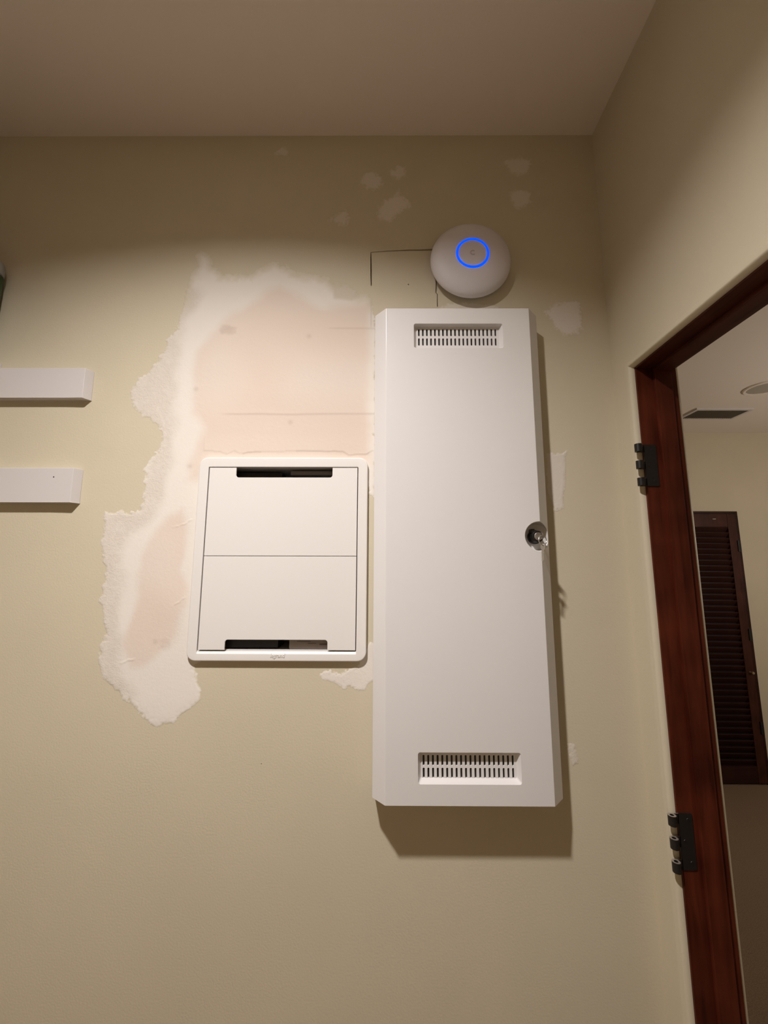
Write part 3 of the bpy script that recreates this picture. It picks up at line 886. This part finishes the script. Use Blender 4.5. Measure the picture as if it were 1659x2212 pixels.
# ------------------------------------------------------------ cleats, shelf and bin at the left
def cleat(z0, z1, label, dot):
    bm = bmesh.new()
    plate(bm, [(XL + 0.0005, -0.0004), (XL + 0.0005, -0.0185), (-0.7192, -0.0185), (-0.7102, -0.0004)], [], z0, z1, put=lambda u, v, w: (u, v, w))
    bmesh.ops.dissolve_limit(bm, angle_limit=0.01, verts=bm.verts, edges=bm.edges)
    bmesh.ops.bevel(bm, geom=list(bm.edges), offset=0.0010, segments=2, affect='EDGES', profile=0.5)
    o = bm_obj('shelf_cleat', bm, M_CLEAT, None, 40)
    tag(o, label, 'wall cleat', 'white cleats on the left of the wall')
    if dot:
        bm = bmesh.new()
        lathe(bm, [(0, -0.0189), (0.0014, -0.0189), (0.0016, -0.0182), (0, -0.0182)], lambda p, q, h: (dot[0] + p, h, dot[1] + q), 10)
        bm_obj('nail', bm, M_BLACK, o)['label'] = 'dark nail head'
    return o
cleat(1.9790, 2.0535, 'upper of the two white wooden cleats at the left edge', None)
cleat(1.7282, 1.8085, 'lower white wooden cleat with a dark nail head at the left edge', (-0.763, 1.787))
tag(box_obj('shelf_board', (XL + 0.001, -0.9395, -0.30, -0.0006, 2.0538, 2.0728), M_CLEAT, bevel=0.001), 'white shelf board whose end just shows on the upper cleat', 'shelf')
bin_ = tag(empty('storage_bin', (-1.2, -0.14, 2.073)), 'dark green bin with grey lid at the left edge of the picture', 'bin')
bm = bmesh.new()
b0, b1 = rrect(-1.45, -0.957, -0.27, -0.004, 0.02, 5), rrect(-1.46, -0.9485, -0.28, -0.003, 0.025, 5)
rr = [[bm.verts.new((p[0], p[1], z)) for p in l] for l, z in ((b0, 2.0730), (b1, 2.292))]
for i in range(len(b0)):
    j = (i + 1) % len(b0)
    bm.faces.new((rr[0][i], rr[0][j], rr[1][j], rr[1][i]))
bm.faces.new(rr[0]); bm.faces.new(rr[1])
kid(bm_obj('body', bm, M_GREEN, None, 40), bin_)
bm = bmesh.new()
plate(bm, rrect(-1.468, -0.9425, -0.286, -0.003, 0.034, 6), [], 2.2925, 2.330, put=lambda u, v, w: (u, v, w))
bmesh.ops.recalc_face_normals(bm, faces=bm.faces)
es = [e for e in bm.edges if e.calc_face_angle(0) > 1.0 and e.verts[0].co.z > 2.32 and e.verts[1].co.z > 2.32]
bmesh.ops.bevel(bm, geom=es, offset=0.014, segments=3, affect='EDGES', profile=0.5)
kid(bm_obj('lid', bm, M_LID, None, 40), bin_)

# ------------------------------------------------------------ ceiling fixtures
LXc, LYc = LAMP_XY
dl = tag(empty('ceiling_light', (LXc, LYc, CEIL)), 'recessed round downlight in the ceiling in front of the patched wall', 'light')
up = lambda p, q, h: (LXc + p, LYc + q, h)
M_TRIM = mat('downlight_trim', (0.55, 0.52, 0.48), 0.6)
kid(lathe_obj('trim_ring', [(0.073, CEIL + 0.001), (0.073, CEIL - 0.004), (0.090, CEIL - 0.003), (0.094, CEIL - 0.0004), (0.0775, CEIL - 0.0003), (0.0775, CEIL + 0.001)], up, M_TRIM, n=48), dl)
kid(lathe_obj('can', [(0.0735, CEIL - 0.002), (0.0735, CEIL + 0.062), (0.0, CEIL + 0.062), (0.0, CEIL + 0.066), (0.0772, CEIL + 0.066), (0.0772, CEIL + 0.001), (0.0735, CEIL - 0.002)], up, mat('can_baffle', (0.66, 0.63, 0.59), 0.7), n=48), dl)
la = bpy.data.lights.new('lamp', 'AREA')
la.shape = 'DISK'
la.size = 0.090
la.energy = LAMP_POWER
la.color = LAMP_COLOR
lo = bpy.data.objects.new('lamp', la)
lo.location = (0, 0, LAMP_DEPTH)
lo.rotation_euler = (math.radians(LAMP_TILT), 0, 0)
link(lo, dl)

hl = tag(empty('pendant_lamp', (HALL_XY[0], HALL_XY[1], CEIL)), 'round glass pendant lamp hanging in the next room', 'lamp')
up2 = lambda p, q, h: (HALL_XY[0] + p, HALL_XY[1] + q, h)
M_GLOW = mat('lit_glass', (0.8, 0.75, 0.65), 0.4, emit=HALL_COLOR, estr=HALL_EMIT)
kid(lathe_obj('glass_globe', [(0.13 * math.sin(math.radians(180 * i / 16)), CEIL - HALL_DROP - 0.13 * math.cos(math.radians(180 * i / 16))) for i in range(17)], up2, M_GLOW, n=40), hl)
kid(lathe_obj('stem', [(0.0, CEIL - 0.0005), (0.06, CEIL - 0.0005), (0.055, CEIL - 0.025), (0.006, CEIL - 0.03), (0.006, CEIL - HALL_DROP + 0.15), (0.03, CEIL - HALL_DROP + 0.145), (0.035, CEIL - HALL_DROP + 0.115), (0.0, CEIL - HALL_DROP + 0.115)], up2, M_BRASS, n=32), hl)

sp = tag(empty('ceiling_speaker', (2.392, 1.480, CEIL)), 'round pale flush ceiling disc beyond the doorway', 'speaker')
up3 = lambda p, q, h: (2.392 + p, 1.480 + q, h)
kid(lathe_obj('rim', [(0.086, CEIL - 0.0005), (0.086, CEIL - 0.009), (0.098, CEIL - 0.010), (0.104, CEIL - 0.006), (0.105, CEIL - 0.0005)], up3, M_CEIL, n=48), sp)
kid(lathe_obj('grille', [(0.0, CEIL - 0.009), (0.05, CEIL - 0.0085), (0.0858, CEIL - 0.006), (0.0858, CEIL - 0.001), (0.0, CEIL - 0.001)], up3, mat('speaker_mesh', (0.42, 0.38, 0.31), 0.7), n=48), sp)

rg = tag(empty('air_register', (2.425, 1.90, CEIL)), 'rectangular ceiling air register with dark blades beyond the doorway', 'vent')
RX0, RX1, RY0, RY1 = 2.222, 2.628, 1.805, 1.990
kid(plate_obj('frame', [(RX0, RY0), (RX1, RY0), (RX1, RY1), (RX0, RY1)], [[(RX0 + 0.02, RY0 + 0.02), (RX1 - 0.02, RY0 + 0.02), (RX1 - 0.02, RY1 - 0.02), (RX0 + 0.02, RY1 - 0.02)]],
    CEIL - 0.012, CEIL - 0.0004, M_CLEAT, put=lambda u, v, w: (u, v, w), smooth=None), rg)
kid(box_obj('duct_back', (RX0 + 0.02, RX1 - 0.02, RY0 + 0.02, RY1 - 0.02, CEIL - 0.0024, CEIL - 0.0006), M_DARKGRILLE), rg)
bm = bmesh.new()
box(bm, -0.0009, 0.0009, -(RY1 - RY0) / 2 + 0.019, (RY1 - RY0) / 2 - 0.019, -0.0065, 0.0065)
bmesh.ops.rotate(bm, verts=bm.verts, cent=(0, 0, 0), matrix=Matrix.Rotation(math.radians(28), 3, 'Y'))
bl = bm_obj('blade', bm, M_LOUV)
for i in range(24):
    o = bl if i == 0 else bl.copy()
    if i:
        COL.objects.link(o)
    o.parent = rg
    o.location = (RX0 + 0.028 + (RX1 - RX0 - 0.056) * i / 23 - 2.425, (RY0 + RY1) / 2 - 1.90, -0.0095)
